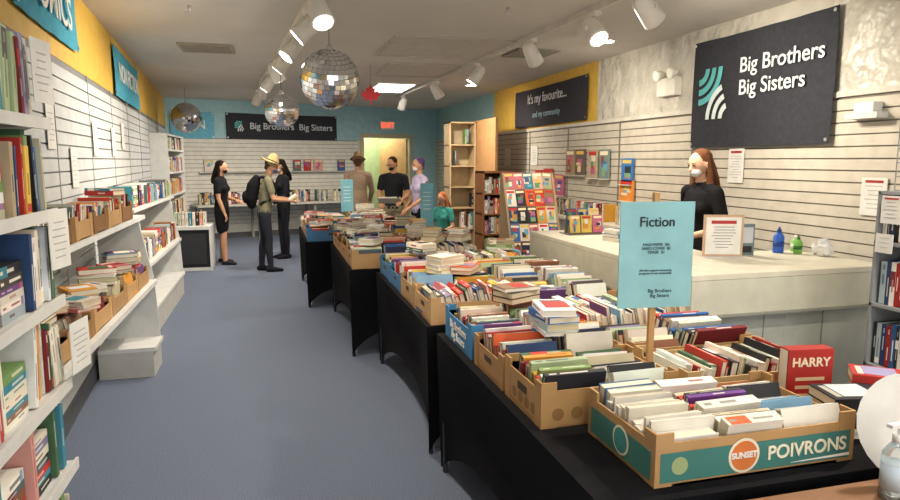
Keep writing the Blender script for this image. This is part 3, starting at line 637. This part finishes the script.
# ---------------------------------------------------------------- people
def person(name,x,y,head,height,o):
    """head = facing angle (deg, 90=+y). o = options"""
    S=height/1.75; f=o.get('female',False); vox=o.get('vox',.0125)
    skin=hx(o.get('skin','c39272')); top=hx(o['top']); bot=hx(o['bottom']); hair=hx(o['hair']); shoe=hx(o.get('shoe','22222a'))
    sh=.165 if f else .185; k=.92 if f else 1.
    mb=MB(); lean=o.get('lean',0.)
    LM=Matrix.Translation((0,0,.92))@Matrix.Rotation(-lean,4,'X')@Matrix.Translation((0,0,-.92))
    up=lambda p: (LM@V(p))
    X=(1,0,0)
    mb.tube([up(p) for p in ((0,0,.93),(0,0,1.0),(0,0,1.08),(0,.0,1.2),(0,.005,1.32),(0,0,1.40),(0,-.005,1.45))],
            [(.168*k if not f else .165,.115),(.16*k,.112),(.145*k,.10),(.155*k,.112),(.172*k,.118),(.155*k,.095),(.085*k,.065)],top,X,18)
    mb.tube([(0,0,.87),(0,0,.95)],[(.155,.105),(.165,.115)],bot,X,18)
    if f:
        for s in (-1,1): mb.ell(up((s*.07,.075,1.28)),(.065,.06,.065),top)
    mb.tube([up((0,-.005,1.44)),up((0,.008,1.56))],[.054*k,.05*k],skin,None,12)
    for s in (-1,1): mb.tube([up((s*.06,-.005,1.45)),up((s*sh,-.005,1.415))],[.05,.058*k],top,None,12)
    st=o.get('stance',.1); fw=o.get('stride',.0); hem=o.get('hem',None)
    for s in (-1,1):
        hp=V((s*.09,0,.90)); an=V((s*st,s*fw,.085)); kn=(hp+an)/2+V((0,.02,.02))
        lc=skin if hem else bot
        r=[.088*k,.075*k,.058,.06,.042] if not hem else [.08*k,.068*k,.052,.056,.036]
        mb.tube([hp,(hp+kn)/2,kn,kn+(an-kn)*.35+V((0,-.012,0)),an],r,lc,None,12)
        if hem:
            q=hp+(an-hp)*hem; mb.tube([hp,(hp+q)/2,q],[.098,.094,.088],bot,None,14)
        mb.tube([an+V((0,-.045,-.045)),an+V((0,.03,-.045)),an+V((0,.12,-.055)),an+V((0,.17,-.06))],[(.036,.038),(.042,.045),(.045,.03),(.035,.024)],shoe,X,12)
    if o.get('coat'): mb.tube([up((0,0,1.1)),(0,0,.85),(0,0,.72)],[(.16,.12),(.185,.14),(.188,.14)],top,X,18)
    hands=[]
    for s,tg in ((-1,o.get('lh',(-.26,.05,.85))),(1,o.get('rh',(.26,.05,.85)))):
        A=up((s*sh,-.005,1.41)); W=V(tg); l1,l2=.29,.255
        d=W-A; D=min(d.length,l1+l2-.005); W=A+d.normalized()*D; a=(l1*l1-l2*l2+D*D)/(2*D); hh=math.sqrt(max(0,l1*l1-a*a))
        pole=V((s*.5,-.7,-.6)); dn_=d.normalized(); pole=(pole-dn_*pole.dot(dn_)).normalized(); E=A+dn_*a+pole*hh
        slv=o.get('sleeve','short')
        ac=top if slv=='long' else skin
        mb.tube([A,(A+E)/2,E,E+(W-E)*.35,W],[.05*k,.046*k,.038*k,.038*k,.026*k] if slv!='long' else [.06*k,.056*k,.048*k,.045*k,.037*k],ac,None,12)
        if slv=='short': mb.tube([A,A+(E-A)*.6],[.062*k,.058*k],top,None,12)
        hands.append((s,W,(W-E).normalized()))
    yaw=math.radians(o.get('hyaw',0)); pit=math.radians(o.get('hpitch',0))
    np_=up((0,.0,1.55)); HM=Matrix.Translation(np_)@Matrix.Rotation(yaw,4,'Z')@Matrix.Rotation(-pit-lean*.4,4,'X')@Matrix.Translation((0,0,-1.55))
    h0=len(mb.v)
    mb.ell((0,.012,1.65),(.072,.088,.096),skin,None,20,14); mb.ell((0,.045,1.592),(.048,.05,.055),skin,None,16,10)
    mb.tube([(0,.096,1.655),(0,.114,1.622)],[.009,.014],skin,None,8)
    for s in (-1,1): mb.ell((s*.074,.005,1.635),(.012,.02,.03),skin,None,8,6)
    if o.get('mask'):
        mb.ell((0,.06,1.597),(.052,.054,.042),hx(o['mask']),None,16,10)
    hs=o.get('hairstyle','short')
    mb.ell((0,-.022,1.678),(.081,.09,.084),hair,None,20,14)
    mb.tube([(0,-.045,1.66),(0,-.055,1.59)],[(.072,.045),(.052,.033)],hair,X,14)
    if hs=='long':
        mb.tube([(0,-.04,1.68),(0,-.06,1.6),(0,-.07,1.5),(0,-.08,1.42),(0,-.08,1.36)],[(.078,.05),(.085,.05),(.092,.045),(.085,.04),(.06,.025)],hair,X,16)
        for s in (-1,1): mb.tube([(s*.055,-.015,1.72),(s*.076,-.012,1.64),(s*.086,.0,1.55),(s*.09,.03,1.46),(s*.08,.05,1.38)],[.022,.022,.027,.03,.016],hair,None,10)
    if hs=='bun': mb.ell((0,-.1,1.72),(.045,.045,.045),hair)
    mb.xf(HM,h0)
    if o.get('backpack'):
        bc=hx(o['backpack']); mb.tube([up((0,-.2,1.02)),up((0,-.22,1.1)),up((0,-.2,1.32)),up((0,-.17,1.42))],[(.13,.07),(.15,.1),(.14,.095),(.1,.06)],bc,X,14)
        mb.ell(up((0,-.31,1.12)),(.1,.04,.09),bc)
        for s in (-1,1): mb.tube([up((s*.1,-.12,1.44)),up((s*.11,.0,1.475)),up((s*.115,.11,1.36)),up((s*.12,.09,1.15)),up((s*.13,-.08,1.05))],[.022]*5,bc,None,8)
    tmp=mb.obj('tmp'); md=tmp.modifiers.new('r','REMESH'); md.mode='VOXEL'; md.voxel_size=vox; md.use_smooth_shade=True
    sm=tmp.modifiers.new('s','SMOOTH'); sm.factor=.5; sm.iterations=2
    dg=bpy.context.evaluated_depsgraph_get(); me=bpy.data.meshes.new_from_object(tmp.evaluated_get(dg)); bpy.data.objects.remove(tmp)
    bvh=BVHTree.FromPolygons([V(v) for v in mb.v],mb.f)
    out=MB(); out.v=[tuple(v.co) for v in me.vertices]
    for p in me.polygons:
        hit=bvh.find_nearest(p.center); c=mb.c[hit[2]]
        out.face(list(p.vertices),c,VC if c==skin else CL,True)
    for s,W,d in hands:
        side=V((s,0,0)); side=(side-d*side.dot(d)).normalized(); nrm=d.cross(side).normalized()
        curl=-nrm if (nrm.z>0) else nrm
        out.tube([W-d*.01,W+d*.03,W+d*.08],[(.024,.018),(.038,.016),(.04,.014)],skin,tuple(side),12,VC)
        for i,(off,L) in enumerate(((-.03,.066),(-.01,.078),(.01,.074),(.03,.058))):
            p0=W+d*.075+side*off; c1=o.get('curl',.5)
            d1=(d+curl*c1*.5).normalized(); d2=(d+curl*c1*1.6).normalized(); d3=(d+curl*c1*3).normalized()
            p1=p0+d1*L*.45; p2=p1+d2*L*.32; p3=p2+d3*L*.23
            out.tube([p0,p1,p2,p3],[.0095,.009,.008,.0065],skin,None,8,VC)
        p0=W+d*.025-side*.032; p1=p0+(d-side*.8+curl*.3).normalized()*.035; p2=p1+(d-side*.1+curl*.5).normalized()*.03
        out.tube([p0,p1,p2],[.013,.011,.008],skin,None,8,VC)
    e0=len(out.v)
    for s in (-1,1):
        out.ell((s*.029,.089,1.652),(.012,.008,.0055),hx('d8d0c8'),None,10,6,VC); out.ell((s*.029,.0955,1.652),(.0055,.003,.0055),hx('2a1c14'),None,8,6,GL)
        out.tube([(s*.018,.097,1.6585),(s*.041,.09,1.6575)],[.003,.002],hx('2a1c14'),None,6)
        out.tube([(s*.016,.100,1.672),(s*.044,.090,1.672)],[.0035,.0025],tuple(c*.6 for c in hair),None,6)
    if not o.get('mask'): out.tube([(-.02,.094,1.587),(0,.1,1.585),(.02,.094,1.587)],[.003,.006,.003],hx('9c5248'),None,8)
    else:
        for s in (-1,1): out.tube([(s*.048,.065,1.61),(s*.076,.0,1.635)],[.0025,.0025],hx(o['mask']),None,6)
    if o.get('hat'):
        hc=hx(o['hat']); out.tube([(0,-.01,1.70),(0,-.012,1.75),(0,-.014,1.775)],[(.094,.105),(.088,.098),(.072,.08)],hc,X,20,CL)
        n=28; b=len(out.v); br=o.get('brim',.165)
        for i in range(n):
            a=2*math.pi*i/n
            for (r,z) in ((.09,1.715),(.13,1.708),(br,1.70+.01*math.sin(3*a)),(br,1.694+.01*math.sin(3*a)),(.09,1.705)):
                out.v.append((r*math.cos(a),-.01+r*1.06*math.sin(a),z))
        for i in range(n):
            j=(i+1)%n
            for q in range(5): q2=(q+1)%5; out.face([b+i*5+q,b+j*5+q,b+j*5+q2,b+i*5+q2],hc,CL,True)
        out.tube([(0,-.01,1.71),(0,-.01,1.728)],[(.098,.11),(.096,.108)],hx('3a3028'),X,20,CL,False)
    if o.get('glasses'):
        for s in (-1,1):
            for i in range(10):
                a=2*math.pi*i/10;b_=2*math.pi*(i+1)/10; out.tube([(s*.031+.021*math.cos(a),.112,1.652+.016*math.sin(a)),(s*.031+.021*math.cos(b_),.112,1.652+.016*math.sin(b_))],[.0018]*2,BLACK,None,5,GL,False)
            out.tube([(s*.052,.11,1.655),(s*.08,.0,1.65)],[.0018]*2,BLACK,None,5,GL,False)
        out.tube([(-.01,.113,1.655),(.01,.113,1.655)],[.0018]*2,BLACK,None,5,GL,False)
    out.xf(HM,e0)
    if o.get('hold'):
        a=(V(hands[0][1])+V(hands[1][1]))/2+V((0,.08,.03)); R=Matrix.Rotation(.6,3,'X')@cols(V((0,0,1)),V((1,0,0)),V((0,1,0)))
        book(out,a,R,.025,abs(hands[1][1].x-hands[0][1].x)+.02,.16,hx(o['hold']))
    out.xf(Matrix.Translation((x,y,o.get('z',0)))@Matrix.Rotation(math.radians(head-90),4,'Z')@Matrix.Scale(S,4))
    return out.obj(name)
person('woman_in_black',-.80,10.9,-15,1.64,dict(female=True,top='1b1b1f',bottom='18181c',hem=.36,hair='1d1613',hairstyle='long',mask='1c1c20',lh=(-.12,.22,1.08),rh=(.2,.12,.86),hpitch=15,shoe='2a2a2e',stride=.07,sleeve='short',stance=.13))
person('man_in_sun_hat',-.14,10.0,5,1.68,dict(top='7e7a64',bottom='30323a',hair='4a3b2a',hat='b8a277',brim=.18,backpack='15151a',lh=(-.12,.34,1.12),rh=(.14,.36,1.1),hpitch=22,lean=.14,mask='3a5f8a',hold='e8e4da',stride=.06))
person('woman_browsing',.16,11.3,200,1.66,dict(female=True,top='1b1b20',bottom='23232a',hair='17120f',hairstyle='long',lh=(-.2,.25,1.0),rh=(.16,.3,1.0),hpitch=20,mask='d8dde0',sleeve='long'))
person('man_in_tan_jacket',1.42,11.3,80,1.72,dict(top='a8917a',bottom='5b5148',hair='5b4434',hat='8b6f52',brim=.14,lh=(-.2,.3,1.0),rh=(.2,.3,1.0),hpitch=20,sleeve='long',coat=True))
person('man_in_black_shirt',1.86,10.3,250,1.70,dict(top='222327',bottom='a39679',hem=.45,hair='3a281c',mask='20242a',lh=(-.17,.3,1.05),rh=(.17,.28,1.02),hpitch=22,hyaw=-25,hold='c9c2b0',glasses=True))
person('woman_in_lavender_top',2.13,9.6,195,1.68,dict(female=True,top='beb4d2',bottom='1a1a20',hem=.3,hair='5c4474',mask='e2e2e6',lh=(-.2,.28,1.0),rh=(.22,.15,.95),hpitch=10,sleeve='short',hairstyle='short'))
person('child_in_teal_shirt',2.12,8.15,215,1.24,dict(female=True,top='3f8f88',bottom='2c3c5c',hair='a8643c',hairstyle='long',lh=(-.18,.26,1.05),rh=(.16,.28,1.0),hpitch=20,vox=.011))
person('cashier',3.30,4.5,185,1.73,dict(female=True,top='17171a',bottom='1b1b22',hair='5f3d28',hairstyle='long',skin='d8aa8c',mask='e2e4e6',lh=(-.14,.2,1.08),rh=(.2,.12,1.08),hpitch=16,hyaw=4,vox=.0085,curl=.3))
# ---------------------------------------------------------------- light & world
w=bpy.data.worlds.new('w'); bpy.context.scene.world=w; w.use_nodes=True
w.node_tree.nodes['Background'].inputs[0].default_value=(1,.97,.93,1); w.node_tree.nodes['Background'].inputs[1].default_value=1.6
for x in (1.0,2.6): hatch('added_fill_panel',x-.3,x+.3,0,1.2,WHITE,WHITE,0,PA)  # out-of-view glowing panels added as fill light for the near end
sc=bpy.context.scene
sc.view_settings.view_transform='Standard'
sc.view_settings.exposure=.8
cam=bpy.data.cameras.new('camera'); co=bpy.data.objects.new('camera',cam); sc.collection.objects.link(co)
co.location=(0,0,H); co.rotation_euler=(math.radians(90-7.88),0,math.radians(-15.17)); cam.lens=26; cam.sensor_width=36; cam.clip_start=.05
sc.camera=co
